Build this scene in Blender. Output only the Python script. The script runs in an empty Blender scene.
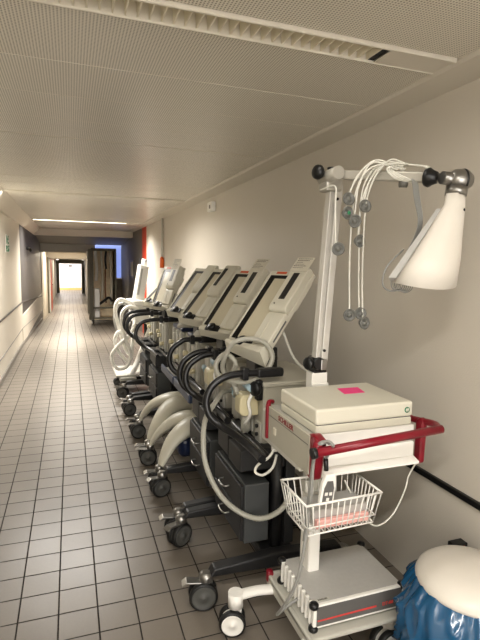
import bpy, bmesh, math, random
from mathutils import Vector, Matrix, noise
random.seed(7)
C = bpy.context.scene.collection
PI = math.pi
R = math.radians
sc = bpy.context.scene

# ------------------------------------------------------------------ materials
def lin(c):
    return tuple(((v/255)/12.92 if v/255 <= .04045 else ((v/255+.055)/1.055)**2.4) for v in c) + (1,)
def mat(name, rgb, rough=.5, metal=0, noise_amt=.06, nscale=8, bump=0, bscale=60, spec=.5, emis=None, estr=0, trans=0, alpha=1, ior=1.45, coat=0):
    m = bpy.data.materials.new(name); m.use_nodes = True
    n = m.node_tree.nodes; l = m.node_tree.links
    b = n['Principled BSDF']
    c = lin(rgb)
    tc = n.new('ShaderNodeTexCoord')
    nz = n.new('ShaderNodeTexNoise'); nz.inputs['Scale'].default_value = nscale; nz.inputs['Detail'].default_value = 5
    l.new(tc.outputs['Object'], nz.inputs['Vector'])
    mx = n.new('ShaderNodeMix'); mx.data_type = 'RGBA'
    mx.inputs[6].default_value = tuple(v*(1-noise_amt) for v in c[:3])+(1,)
    mx.inputs[7].default_value = tuple(min(1, v*(1+noise_amt)) for v in c[:3])+(1,)
    l.new(nz.outputs['Fac'], mx.inputs[0]); l.new(mx.outputs[2], b.inputs['Base Color'])
    b.inputs['Roughness'].default_value = rough; b.inputs['Metallic'].default_value = metal
    b.inputs['Specular IOR Level'].default_value = spec
    b.inputs['Transmission Weight'].default_value = trans; b.inputs['IOR'].default_value = ior
    b.inputs['Alpha'].default_value = alpha
    b.inputs['Coat Weight'].default_value = coat
    if emis: b.inputs['Emission Color'].default_value = lin(emis); b.inputs['Emission Strength'].default_value = estr
    if bump:
        n2 = n.new('ShaderNodeTexNoise'); n2.inputs['Scale'].default_value = bscale; n2.inputs['Detail'].default_value = 4
        l.new(tc.outputs['Object'], n2.inputs['Vector'])
        bp = n.new('ShaderNodeBump'); bp.inputs['Strength'].default_value = bump; bp.inputs['Distance'].default_value = .003
        l.new(n2.outputs['Fac'], bp.inputs['Height']); l.new(bp.outputs['Normal'], b.inputs['Normal'])
    return m

M = {}
M['wall'] = mat('painted_wall', (205,198,186), .55, noise_amt=.03, nscale=2.5, bump=.35, bscale=160)
M['wall_gloss'] = mat('glossy_wall', (214,208,194), .32, noise_amt=.03, nscale=2, bump=.3, bscale=3.0)
M['wall_grey'] = mat('grey_shaded_wall', (70,67,66), .42, noise_amt=.05, nscale=2, bump=.25, bscale=3)
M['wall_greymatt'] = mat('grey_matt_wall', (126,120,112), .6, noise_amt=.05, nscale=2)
M['trimw'] = mat('white_trim', (205,198,184), .45, noise_amt=.03)
M['cream'] = mat('cream_plastic', (206,202,186), .38, noise_amt=.03)
M['casew'] = mat('off_white_case', (214,210,194), .36, noise_amt=.03, nscale=20, bump=.15, bscale=400)
M['greyw'] = mat('grey_white_plastic', (186,184,174), .4, noise_amt=.04)
M['bodyg'] = mat('beige_grey_body', (172,168,154), .45, noise_amt=.06)
M['white'] = mat('white_enamel', (234,232,226), .3, noise_amt=.02)
M['lampw'] = mat('lamp_white', (226,220,210), .42, noise_amt=.02, bump=.15, bscale=500)
M['lgrey'] = mat('light_grey_lacquer', (176,174,170), .42, noise_amt=.08, nscale=60)
M['dgrey'] = mat('dark_grey_front', (96,94,92), .35, noise_amt=.05)
M['black'] = mat('black_rubber', (16,16,17), .35, noise_amt=.1)
M['blackg'] = mat('black_handle', (20,20,22), .28, noise_amt=.1)
M['cart'] = mat('charcoal_cart', (30,30,31), .45, noise_amt=.15)
M['cartside'] = mat('grey_drawer_side', (60,62,62), .5, noise_amt=.25, nscale=5)
M['glassd'] = mat('dark_bezel', (10,10,11), .3, noise_amt=0)
M['screen'] = mat('pale_reflection_screen', (200,192,168), .2, noise_amt=.03, spec=.8)  # pale base stands in for the bright corridor reflected in the screens
M['lens'] = mat('dark_window', (40,40,38), .3)
M['orange'] = mat('orange_label', (196,84,44), .5)
M['orangep'] = mat('orange_paint', (214,96,34), .5)
M['redst'] = mat('red_orange_paint', (205,66,34), .5)
M['paper'] = mat('paper', (206,200,184), .7, noise_amt=.02)
M['ink'] = mat('ink', (62,56,50), .7)
M['red'] = mat('crimson_lacquer', (126,14,32), .28, noise_amt=.05)
M['redtext'] = mat('red_print', (122,30,38), .5)
M['redline'] = mat('red_line', (206,66,60), .5)
M['pink'] = mat('pink_note', (244,70,138), .7, noise_amt=.02)
M['pinkp'] = mat('pale_pink_paper', (240,186,178), .7)
M['steel'] = mat('steel', (150,148,144), .28, metal=.9, noise_amt=.05)
M['alu'] = mat('aluminium', (196,193,186), .4, metal=.35, noise_amt=.06, nscale=30)
M['alud'] = mat('grey_aluminium', (176,172,162), .38, metal=.35, noise_amt=.05)
M['wheelg'] = mat('grey_wheel_hub', (78,78,75), .5, noise_amt=.08)
M['tyre'] = mat('black_tyre', (24,24,24), .5)
M['hose'] = mat('milky_hose', (186,184,172), .3, noise_amt=.05, trans=.35, bump=0)
M['hosew'] = mat('white_hose', (244,242,234), .35, noise_amt=.02)
M['lblue'] = mat('pale_blue_connector', (158,182,194), .35)
M['valve'] = mat('ivory_valve', (214,204,168), .35)
M['navy'] = mat('navy_plastic', (28,38,68), .3)
M['bluegrey'] = mat('blue_grey_bumper', (62,72,96), .4)
M['cable'] = mat('white_cable', (214,212,202), .4)
M['cableg'] = mat('grey_cable', (136,136,132), .4)
M['electrode'] = mat('grey_electrode', (100,100,95), .35)
M['green'] = mat('green_mark', (30,120,80), .5)
M['bluebag'] = mat('blue_polythene', (20,78,118), .2, noise_amt=.12, nscale=6, spec=.7, coat=.3)
M['lidw'] = mat('white_lid', (220,214,204), .35, noise_amt=.05, nscale=9, bump=.3, bscale=14)
M['louvre'] = mat('cream_louvre', (222,214,194), .45)
M['reflector'] = mat('brown_shaded_reflector', (112,100,80), .5)
M['void'] = mat('dark_gap', (22,20,18), .8)
M['copper'] = mat('coppery_gap', (150,104,74), .4)
M['locker'] = mat('dark_olive_steel', (92,88,72), .45)
M['lockin'] = mat('cream_lining', (228,210,178), .5, noise_amt=.25, nscale=9)
M['wood'] = mat('brown_strap', (120,74,40), .5)
M['tube'] = mat('lit_tube', (255,250,230), .5, emis=(255,244,214), estr=3)
M['tubedim'] = mat('shaded_tube', (255,250,230), .5, emis=(255,240,205), estr=.25)
M['blueglow'] = mat('blue_alcove_glow', (150,168,220), .4, emis=(108,124,182), estr=.42)  # glow put into a pane in place of the alcove's blue light
M['yellow'] = mat('yellow_tile', (220,190,120), .4)

def node_floor():
    m = bpy.data.materials.new('quarry_tiles'); m.use_nodes = True
    n = m.node_tree.nodes; l = m.node_tree.links; b = n['Principled BSDF']
    tc = n.new('ShaderNodeTexCoord'); sp = n.new('ShaderNodeSeparateXYZ'); l.new(tc.outputs['Object'], sp.inputs[0])
    def mth(op, a, bb=None, cc=None):
        x = n.new('ShaderNodeMath'); x.operation = op
        for i, v in enumerate((a, bb, cc)):
            if v is None: continue
            if isinstance(v, (int, float)): x.inputs[i].default_value = v
            else: l.new(v, x.inputs[i])
        return x.outputs[0]
    def axis(o, off, pitch):
        q = mth('DIVIDE', mth('SUBTRACT', o, off), pitch)
        fl = mth('FLOOR', q); fr = mth('SUBTRACT', q, fl)
        d = mth('MINIMUM', fr, mth('SUBTRACT', 1, fr))
        return fl, mth('MULTIPLY', d, pitch)
    fx, dx = axis(sp.outputs[0], -.078, .1599); fy, dy = axis(sp.outputs[1], 2.025, .1557)
    nz = n.new('ShaderNodeTexNoise'); nz.inputs['Scale'].default_value = 90; nz.inputs['Detail'].default_value = 5; l.new(tc.outputs['Object'], nz.inputs['Vector'])
    n2 = n.new('ShaderNodeTexNoise'); n2.inputs['Scale'].default_value = 3; n2.inputs['Detail'].default_value = 4; l.new(tc.outputs['Object'], n2.inputs['Vector'])
    d = mth('MINIMUM', dx, dy)
    d = mth('ADD', d, mth('MULTIPLY', mth('SUBTRACT', nz.outputs['Fac'], .5), .0015))
    mr = n.new('ShaderNodeMapRange'); mr.inputs[1].default_value = .0022; mr.inputs[2].default_value = .0038; l.new(d, mr.inputs[0])
    cb = n.new('ShaderNodeCombineXYZ'); l.new(fx, cb.inputs[0]); l.new(fy, cb.inputs[1])
    wn = n.new('ShaderNodeTexWhiteNoise'); wn.noise_dimensions = '2D'; l.new(cb.outputs[0], wn.inputs['Vector'])
    val = mth('ADD', mth('ADD', .86, mth('MULTIPLY', wn.outputs['Value'], .12)), mth('ADD', mth('MULTIPLY', nz.outputs['Fac'], .12), mth('MULTIPLY', mth('SUBTRACT', n2.outputs['Fac'], .5), .3)))
    base = n.new('ShaderNodeMix'); base.data_type = 'RGBA'; base.blend_type = 'MULTIPLY'; base.inputs[0].default_value = 1
    base.inputs[6].default_value = lin((120,112,102)); l.new(val, base.inputs[7])
    mx = n.new('ShaderNodeMix'); mx.data_type = 'RGBA'; mx.inputs[6].default_value = lin((30,26,22)); l.new(base.outputs[2], mx.inputs[7]); l.new(mr.outputs[0], mx.inputs[0])
    l.new(mx.outputs[2], b.inputs['Base Color'])
    ro = mth('ADD', mth('MULTIPLY', mr.outputs[0], -.50), mth('ADD', .76, mth('MULTIPLY', n2.outputs['Fac'], .14))); l.new(ro, b.inputs['Roughness'])
    h = mth('ADD', mr.outputs[0], mth('MULTIPLY', nz.outputs['Fac'], .12))
    bp = n.new('ShaderNodeBump'); bp.inputs['Strength'].default_value = .6; bp.inputs['Distance'].default_value = .0025
    l.new(h, bp.inputs['Height']); l.new(bp.outputs['Normal'], b.inputs['Normal'])
    return m
M['floor'] = node_floor()

def node_ceiling():
    m = bpy.data.materials.new('perforated_metal_ceiling'); m.use_nodes = True
    n = m.node_tree.nodes; l = m.node_tree.links; b = n['Principled BSDF']
    tc = n.new('ShaderNodeTexCoord')
    mp = n.new('ShaderNodeMapping'); l.new(tc.outputs['Object'], mp.inputs[0])
    mp.inputs['Scale'].default_value = (95, 95, 0)
    vo = n.new('ShaderNodeTexVoronoi'); vo.inputs['Randomness'].default_value = 0; vo.inputs['Scale'].default_value = 1; l.new(mp.outputs[0], vo.inputs['Vector'])
    mr = n.new('ShaderNodeMapRange'); mr.inputs[1].default_value = .20; mr.inputs[2].default_value = .36; l.new(vo.outputs['Distance'], mr.inputs[0])
    mx = n.new('ShaderNodeMix'); mx.data_type = 'RGBA'; mx.inputs[6].default_value = lin((122,115,101)); mx.inputs[7].default_value = lin((222,216,202)); l.new(mr.outputs[0], mx.inputs[0])
    l.new(mx.outputs[2], b.inputs['Base Color'])
    b.inputs['Roughness'].default_value = .36; b.inputs['Metallic'].default_value = .12
    m2 = n.new('ShaderNodeMapping'); m2.inputs['Scale'].default_value = (1.0, 5, 0); l.new(tc.outputs['Object'], m2.inputs[0])
    nz = n.new('ShaderNodeTexNoise'); nz.inputs['Scale'].default_value = 1.6; nz.inputs['Detail'].default_value = 2; l.new(m2.outputs[0], nz.inputs['Vector'])
    bp = n.new('ShaderNodeBump'); bp.inputs['Strength'].default_value = .3; bp.inputs['Distance'].default_value = .01
    l.new(nz.outputs['Fac'], bp.inputs['Height']); l.new(bp.outputs['Normal'], b.inputs['Normal'])
    return m
M['ceiling'] = node_ceiling()

def node_tiles():
    m = mat('white_wall_tiles', (232,228,226), .3)
    n = m.node_tree.nodes; l = m.node_tree.links; b = n['Principled BSDF']
    tc = n.new('ShaderNodeTexCoord'); mp = n.new('ShaderNodeMapping'); mp.inputs['Rotation'].default_value = (PI/2, 0, 0); l.new(tc.outputs['Object'], mp.inputs[0])
    br = n.new('ShaderNodeTexBrick'); br.offset = 0; br.inputs['Scale'].default_value = 1
    br.inputs['Brick Width'].default_value = .2; br.inputs['Row Height'].default_value = .2; br.inputs['Mortar Size'].default_value = .006
    br.inputs['Color1'].default_value = lin((236,230,230)); br.inputs['Color2'].default_value = lin((228,224,226)); br.inputs['Mortar'].default_value = lin((176,168,170))
    l.new(mp.outputs[0], br.inputs['Vector']); l.new(br.outputs['Color'], b.inputs['Base Color'])
    return m
M['tiles'] = node_tiles()

# ------------------------------------------------------------------ mesh helpers
I4 = Matrix.Identity(4)
WM = {}
def newbm(): return bmesh.new()
def box(bm, x0, x1, y0, y1, z0, z1, bev=0, seg=2, T=I4):
    r = bmesh.ops.create_cube(bm, size=1)
    vs = r['verts']
    Mx = T @ Matrix.Translation(((x0+x1)/2, (y0+y1)/2, (z0+z1)/2)) @ Matrix.Diagonal((abs(x1-x0), abs(y1-y0), abs(z1-z0), 1))
    bmesh.ops.transform(bm, matrix=Mx, verts=vs)
    if bev:
        es = list({e for v in vs for e in v.link_edges})
        bmesh.ops.bevel(bm, geom=es, offset=bev, segments=seg, affect='EDGES', profile=.5)
    return bm
def prism(bm, pts, lo, hi, axis='Y', T=I4, bev=0):
    def p3(a, b, c):
        return {'Y': (a, c, b), 'X': (c, a, b), 'Z': (a, b, c)}[axis]
    v0 = [bm.verts.new(T @ Vector(p3(a, b, lo))) for a, b in pts]
    v1 = [bm.verts.new(T @ Vector(p3(a, b, hi))) for a, b in pts]
    n = len(pts); fs = [bm.faces.new(v0), bm.faces.new(v1[::-1])]
    for i in range(n): fs.append(bm.faces.new([v0[i], v1[i], v1[(i+1) % n], v0[(i+1) % n]]))
    bmesh.ops.recalc_face_normals(bm, faces=fs)
    if bev:
        es = list({e for f in fs for e in f.edges})
        bmesh.ops.bevel(bm, geom=es, offset=bev, segments=2, affect='EDGES', profile=.5)
    return bm
def spline(pts, sub=8):
    P = [Vector(p) for p in pts]
    if len(P) < 3: return P
    out = []
    Q = [P[0]*2-P[1]] + P + [P[-1]*2-P[-2]]
    for i in range(1, len(Q)-2):
        a, b, c, d = Q[i-1:i+3]
        for k in range(sub):
            t = k/sub
            out.append(.5*((2*b)+(c-a)*t+(2*a-5*b+4*c-d)*t*t+(3*b-a-3*c+d)*t**3))
    out.append(P[-1]); return out
def tube(bm, pts, r, seg=10, smooth=8, caps=True, sy=1.0, T=I4, ring=None):
    P = spline(pts, smooth) if smooth else [Vector(p) for p in pts]
    P = [T @ p for p in P]
    n = len(P); rings = []; up = None
    for i, p in enumerate(P):
        t = (P[min(i+1, n-1)]-P[max(i-1, 0)]).normalized()
        if up is None:
            up = Vector((0, 0, 1)) if abs(t.z) < .9 else Vector((1, 0, 0))
        u = (up - t*up.dot(t)).normalized(); w = t.cross(u); up = u
        rr = r(i/(n-1)) if callable(r) else r
        if ring: rr = rr*(1+ring*(i % 2))
        rings.append([bm.verts.new(p + u*math.cos(a)*rr*sy + w*math.sin(a)*rr) for a in [2*PI*k/seg for k in range(seg)]])
    fs = []
    for i in range(n-1):
        for k in range(seg):
            f = bm.faces.new([rings[i][k], rings[i][(k+1) % seg], rings[i+1][(k+1) % seg], rings[i+1][k]]); f.smooth = True; fs.append(f)
    if caps: fs.append(bm.faces.new(rings[0][::-1])); fs.append(bm.faces.new(rings[-1]))
    bmesh.ops.recalc_face_normals(bm, faces=fs)
    return bm
def lathe(bm, prof, T=I4, seg=24, a0=0, a1=2*PI, caps=True):
    full = abs(a1-a0-2*PI) < 1e-6
    m = seg if full else seg+1
    rings = []
    for r, z in prof:
        rings.append([bm.verts.new(T @ Vector((r*math.cos(a0+(a1-a0)*k/seg), r*math.sin(a0+(a1-a0)*k/seg), z))) for k in range(m)])
    fs = []
    for i in range(len(prof)-1):
        for k in range(seg):
            k2 = (k+1) % m
            f = bm.faces.new([rings[i][k], rings[i][k2], rings[i+1][k2], rings[i+1][k]]); f.smooth = True; fs.append(f)
    if full and caps:
        if prof[0][0] > 1e-4: fs.append(bm.faces.new(rings[0]))
        if prof[-1][0] > 1e-4: fs.append(bm.faces.new(rings[-1][::-1]))
    bmesh.ops.remove_doubles(bm, verts=[v for rg in rings for v in rg], dist=1e-5)
    fs = [f for f in fs if f.is_valid]
    bmesh.ops.recalc_face_normals(bm, faces=fs)
    return bm
def AX(p, d):
    """matrix whose z axis points along d, at p"""
    return Matrix.Translation(p) @ Vector(d).to_track_quat('Z', 'Y').to_matrix().to_4x4()
def cyl(bm, p0, p1, r, seg=16, r2=None):
    p0 = Vector(p0); p1 = Vector(p1)
    return lathe(bm, [(r, 0), (r if r2 is None else r2, (p1-p0).length)], AX(p0, p1-p0), seg)
def obj(name, bm, m, parent=None, world=False):
    """one mesh object; world=True means the shape is given in room coordinates"""
    me = bpy.data.meshes.new(name)
    if world and parent is not None:
        bmesh.ops.transform(bm, matrix=WM[parent.name].inverted(), verts=bm.verts)
    bm.to_mesh(me); bm.free()
    ms = m if isinstance(m, list) else [m]
    for k in ms: me.materials.append(k)
    o = bpy.data.objects.new(name, me); C.objects.link(o)
    WM[o.name] = I4
    if parent is not None:
        o.parent = parent; WM[o.name] = WM[parent.name]
    return o
def tag(o, label, cat, group=None, kind=None):
    o['label'] = label; o['category'] = cat
    if group: o['group'] = group
    if kind: o['kind'] = kind
    return o
def thing(name, label, cat, loc=(0,0,0), rz=0, group=None):
    o = bpy.data.objects.new(name, None); C.objects.link(o); o.empty_display_size = .1
    o.location = loc; o.rotation_euler = (0, 0, rz)
    WM[o.name] = Matrix.Translation(loc) @ Matrix.Rotation(rz, 4, 'Z')
    return tag(o, label, cat, group)
def single(name, bm, m, loc, label, cat, group=None):
    """a thing that is one mesh; shape given in room coordinates, origin moved to loc"""
    bmesh.ops.transform(bm, matrix=Matrix.Translation(loc).inverted(), verts=bm.verts)
    o = obj(name, bm, m); o.location = loc
    return tag(o, label, cat, group)
def struct(name, bm, m):
    o = obj(name, bm, m); o['kind'] = 'structure'; return o
def dup(root, loc, rz, label, group=None):
    r = root.copy(); C.objects.link(r); r.location = loc; r.rotation_euler = (0, 0, rz); r['label'] = label
    if group: r['group'] = group
    for ch in list(root.children):
        c = ch.copy(); C.objects.link(c); c.parent = r
        for g in list(ch.children):
            d = g.copy(); C.objects.link(d); d.parent = c
    return r
def textmesh(name, s, size, T, m, parent, depth=.0006, world=True, sx=1, bold=0):
    cu = bpy.data.curves.new(name, 'FONT'); cu.body = s; cu.size = size; cu.extrude = depth; cu.offset = bold
    cu.align_x = 'CENTER'; cu.align_y = 'CENTER'
    t = bpy.data.objects.new(name+'_font', cu); C.objects.link(t)
    dg = bpy.context.evaluated_depsgraph_get()
    me = bpy.data.meshes.new_from_object(t.evaluated_get(dg))
    bpy.data.objects.remove(t); bpy.data.curves.remove(cu)
    bm = newbm(); bm.from_mesh(me); bpy.data.meshes.remove(me)
    bmesh.ops.transform(bm, matrix=T @ Matrix.Diagonal((sx, 1, 1, 1)), verts=bm.verts)
    return obj(name, bm, m, parent, world)

# ------------------------------------------------------------------ the corridor
XR, XL, ZC = 1.507, -.82, 2.24
def fz(y):                                   # floor height: level, then a ramp down
    if y < 9: return 0.
    if y < 20: return -.5*(y-9)/11
    return -.5-.2*(min(y, 35)-20)/15
FY = [-3.0, 0, 3, 6, 8.6, 9.4, 12, 15.4, 19, 19.8, 20.6, 27, 34.5, 38.2]
bm = newbm()
for i in range(len(FY)-1):
    a, b_ = FY[i], FY[i+1]
    v = [bm.verts.new(p) for p in ((-1.2, a, fz(a)), (1.7, a, fz(a)), (1.7, b_, fz(b_)), (-1.2, b_, fz(b_)))]
    bm.faces.new(v)
    w = [bm.verts.new((q.co.x, q.co.y, q.co.z-.12)) for q in v]; bm.faces.new(w[::-1])
bmesh.ops.remove_doubles(bm, verts=bm.verts, dist=1e-4)
struct('floor', bm, M['floor'])

# ceiling: metal panels laid across the corridor
bm = newbm()
seams = []
y = 2.02
edges = [-3.0, -2.6, -2.2, -1.8, -1.4, -.9, -.5, -.1, .3, .7, 1.1, 1.456]
def panel_row(y0, y1, gap, x0=-.66, x1=1.335):
    tilt = random.uniform(-.003, .003)
    g = gap/2
    box(bm, x0, x1, y0+g, y1-g, ZC, ZC+.03, .002, 1, Matrix.Translation((0, 0, 0)) @ Matrix.Rotation(tilt*.4, 4, 'Y'))
for a, b_ in zip(edges[:-1], edges[1:]): panel_row(a, b_, .003)
box(bm, -.66, 1.335, 1.588, 2.018, ZC, ZC+.03, .002, 1)
ys = [2.02 + .4*i for i in range(19)]
gaps = {3.22: .012, 2.82: .006, 5.82: .014, 4.22: .005, 7.42: .008}
for i in range(len(ys)-1):
    a, b_ = ys[i], ys[i+1]
    gp = max([v for k, v in gaps.items() if abs(k-a) < .05] + [.0055])
    zz = ZC+random.uniform(0, .003)
    if abs(a-5.42) < .05: b_ = 5.792
    if abs(a-5.82) < .05: a = 5.845
    box(bm, -.66, 1.335, a+gp/2+.001, b_-.0015, zz, ZC+.03, .002, 1)
box(bm, -.66, 1.335, ys[-1]+.002, 9.655, ZC, ZC+.03, .002, 1)
for a, b_ in ((9.79, 10.2), (10.2, 10.6), (10.6, 11.0), (11.0, 11.4), (11.4, 11.8), (11.8, 12.5)):
    box(bm, -.66, 1.335, a+.002, b_-.002, ZC, ZC+.03, .002, 1)
struct('ceiling', bm, M['ceiling'])
bm = newbm(); box(bm, -1.2, 1.75, -3.1, 13, ZC+.11, ZC+.2); struct('ceiling_void', bm, M['void'])
bm = newbm(); box(bm, -.66, .72, 3.19, 3.26, ZC+.028, ZC+.034); struct('trim_1', bm, M['copper'])
# soffit strips along both walls
bm = newbm(); prism(bm, [(XR+.02, 2.228), (1.34, 2.228), (1.325, 2.236), (1.325, 2.275), (XR+.02, 2.275)], -3, 12.5); struct('trim_2', bm, M['trimw'])
bm = newbm(); prism(bm, [(XL-.02, 2.10), (-.80, 2.10), (-.665, 2.225), (-.655, 2.235), (-.655, 2.275), (XL-.02, 2.275)], -3, 12.5); struct('trim_3', bm, M['trimw'])
# walls
bm = newbm(); box(bm, XR, XR+.15, -3.1, 10.2, -.2, 2.4); struct('wall_right', bm, M['wall'])
bm = newbm(); box(bm, XR, XR+.15, 10.75, 15.5, -.6, 2.4); struct('wall_right_far', bm, M['wall_greymatt'])  # grey paint, also standing in for the weaker light past the lamp
bm = newbm(); box(bm, XR-.004, XR+.15, 10.2, 10.8, -.25, 2.24); struct('trim_4', bm, M['redst'])
bm = newbm(); box(bm, XL-.15, XL, -3.1, 9.2, -.2, 2.4); struct('wall_left', bm, M['wall_gloss'])
bm = newbm(); box(bm, XL-.15, XL, 9.2, 15.4, -.7, 2.4); struct('wall_left_far', bm, M['wall_grey'])  # dark grey partly stands in for shade beyond the louvred light's reach
# rails on both walls
bm = newbm()
box(bm, XR-.018, XR, -3, 10.3, .555, .582, .004); struct('trim_5', bm, M['black'])
bm = newbm()
box(bm, XL, XL+.012, -3, 9.2, .30, .74, .003)
box(bm, XL, XL+.012, 9.2, 15.3, .02, .52, .003)
struct('trim_6', bm, M['trimw'])
bm = newbm()
tube(bm, [(XL+.015, -3, .755), (XL+.015, 9.2, .755), (XL+.015, 12, .60), (XL+.015, 15.3, .44)], .011, 6, 0)
struct('trim_7', bm, M['ink'])
bm = newbm()
for z in (.30,): tube(bm, [(XL+.012, -3, z), (XL+.012, 9.2, z), (XL+.012, 12, z-.14), (XL+.012, 15.3, z-.29)], .006, 6, 0)
struct('trim_8', bm, M['dgrey'])
bm = newbm()
for a, b_ in zip(FY[:8], FY[1:8]):
    prism(bm, [(a, fz(a)), (b_, fz(b_)), (b_, fz(b_)+.07), (a, fz(a)+.07)], XL, XL+.02, 'X')
struct('baseboard_left', bm, M['wall_greymatt'])
# beam across at 12.5 m and the lower dark ceiling behind it
bm = newbm(); box(bm, XL, XR, 12.5, 12.8, 2.09, 2.4, .01, 2); struct('trim_9', bm, M['trimw'])
bm = newbm(); prism(bm, [(12.8, 2.13), (15.4, 1.98), (15.4, 2.1), (12.8, 2.3)], XL, 3.0, 'X'); struct('ceiling_lower', bm, M['wall_greymatt'])
# portal at 15.4 m
bm = newbm()
box(bm, XL-.15, .62, 15.4, 15.75, 1.73, 2.1, .01)
struct('trim_10', bm, M['trimw'])
bm = newbm(); box(bm, .62, .72, 15.4, 19, -.7, 2.1)
struct('wall_right_passage', bm, M['wall'])
bm = newbm(); box(bm, -1.0, -.80, 15.4, 19.0, -.8, 2.1); struct('wall_left_passage', bm, M['wall'])
bm = newbm(); box(bm, -.95, .75, 15.75, 19.0, 1.80, 1.9); struct('ceiling_passage', bm, M['wall'])
# wall behind the cabinet; a glowing pane stands in for the blue-lit alcove
bm = newbm()
box(bm, .72, 1.60, 15.4, 15.55, -.7, .97)
box(bm, 1.50, 1.66, 15.4, 15.55, .97, 1.97)
struct('wall_back', bm, M['wall_greymatt'])
bm = newbm(); box(bm, .722, 1.50, 15.47, 15.50, .97, 1.99); struct('alcove_glow_pane', bm, M['blueglow'])
bm = newbm(); box(bm, 1.30, 1.50, 15.28, 15.46, .955, .985, .004); struct('alcove_sill', bm, M['white'])
# second beam, red door leaf, end passage
bm = newbm(); box(bm, -1.0, .8, 19.0, 19.5, 1.57, 1.9, .01); struct('trim_11', bm, M['wall'])
bm = newbm(); box(bm, -.82, -.75, 19.0, 19.12, -.6, 1.6); struct('trim_12', bm, M['locker'])
dr = thing('door_leaf', 'orange-red door leaf standing open against the left wall', 'door', (-.76, 19.6, fz(19.6)))
bm = newbm(); box(bm, -.765, -.72, 19.6, 21.4, -.5, 1.52, .004); obj('leaf', bm, M['redst'], dr, True)
bm = newbm(); box(bm, -.77, -.715, 19.5, 19.6, -.5, 1.52, .004); obj('door_edge', bm, M['white'], dr, True)
bm = newbm(); cyl(bm, (-.72, 21.2, .5), (-.68, 21.2, .5), .02); cyl(bm, (-.685, 21.2, .5), (-.685, 21.05, .5), .012); obj('handle', bm, M['steel'], dr, True)
bm = newbm(); box(bm, -1.0, -.88, 19.0, 34.6, -1, 1.7); struct('wall_left_end', bm, M['wall'])
bm = newbm(); box(bm, .88, 1.0, 19.0, 38.2, -1, 1.7); struct('wall_right_end', bm, M['wall'])
bm = newbm(); box(bm, -2.4, 1.0, 19.5, 38.2, 1.56, 1.66); struct('ceiling_end', bm, M['wall'])
bm = newbm()
box(bm, -.88, -.70, 34.45, 34.65, -.75, 1.5, .01); box(bm, .72, .88, 34.45, 34.65, -.75, 1.5, .01); box(bm, -.72, .74, 34.45, 34.65, 1.27, 1.56, .01)
struct('door_1', bm, M['locker'])
bm = newbm(); box(bm, -2.4, 1.0, 38.0, 38.2, -.8, 1.6); struct('wall_end', bm, M['tiles'])
bm = newbm(); box(bm, -2.3, .88, 37.94, 38.0, -.72, -.54); struct('baseboard_end', bm, M['yellow'])
o = single('wall_plaque', box(newbm(), -.12, .12, 37.96, 38.0, 1.02, 1.14, .005), M['dgrey'], (0, 38, 1.08), 'small grey plaque high on the far white tiled wall', 'sign')
o = single('door_panel', box(newbm(), .70, .745, 33.3, 34.4, -.68, 1.2, .005), M['locker'], (.72, 33.8, -.68), 'dark door standing open at the far end of the corridor', 'door')

# ------------------------------------------------------------------ ceiling lights
def ceiling_light(x0, x1, y0, y1, lit, label, n=46):
    t = thing('ceiling_light', label, 'ceiling light', ((x0+x1)/2, (y0+y1)/2, ZC), 0, 'louvred ceiling lights')
    ym = (y0+y1)/2
    xe = x1-.285
    bm = newbm()
    box(bm, x0, x1, y0, y0+.012, ZC-.012, ZC+.05, .003, 1); box(bm, x0, x1, y1-.012, y1, ZC-.012, ZC+.05, .003, 1)
    box(bm, x0, x0+.012, y0, y1, ZC-.012, ZC+.05, .003, 1)
    box(bm, x1-.006, x1, y0, y1, ZC-.012, ZC+.05, .002, 1)
    obj('frame', bm, M['trimw'], t, True)
    bm = newbm(); box(bm, x0, x1, y0+.012, y1-.012, ZC+.085, ZC+.09); box(bm, x0, x1, y0+.004, y0+.012, ZC+.05, ZC+.09); box(bm, x0, x1, y1-.012, y1-.004, ZC+.05, ZC+.09); obj('reflector', bm, M['reflector'], t, True)
    bm = newbm(); box(bm, xe+.012, x1-.006, y0+.012, y1-.012, ZC-.010, ZC-.006, .001, 1); obj('end_plate', bm, M['trimw'], t, True)
    if not lit:
        for k in range(n):
            x = x0+.02+(xe-x0-.04)*k/(n-1)
            bm = newbm()
            prism(bm, [(x-.001, ZC-.006), (x+.003, ZC-.006), (x+.001, ZC+.045), (x-.003, ZC+.045)], y0+.013, y1-.013)
            obj('louvre_blade', bm, M['louvre'], t, True)
        bm = newbm(); box(bm, xe-.014, xe+.01, y0+.012, y1-.012, ZC-.004, ZC+.0, .0); obj('gap_strip', bm, M['void'], t, True)
        bm = newbm(); cyl(bm, (x0+.03, ym, ZC+.066), (xe-.02, ym, ZC+.066), .012); obj('tube', bm, M['tubedim'], t, True)
    else:
        bm = newbm(); box(bm, x0+.012, xe+.01, y0+.014, y1-.014, ZC-.008, ZC+.002, .002, 1); obj('diffuser', bm, M['tube'], t, True)
    return t
ceiling_light(-.66, 1.322, 1.458, 1.586, False, 'wide ceiling light with cream louvre blades, nearest to the viewer')
ceiling_light(-.66, 1.322, 5.795, 5.85, False, 'thin ceiling light seen edge-on between the louvred one and the glowing one', 24)
ceiling_light(-.64, 1.322, 9.657, 9.787, True, 'glowing strip ceiling light farther down the corridor')

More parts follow.
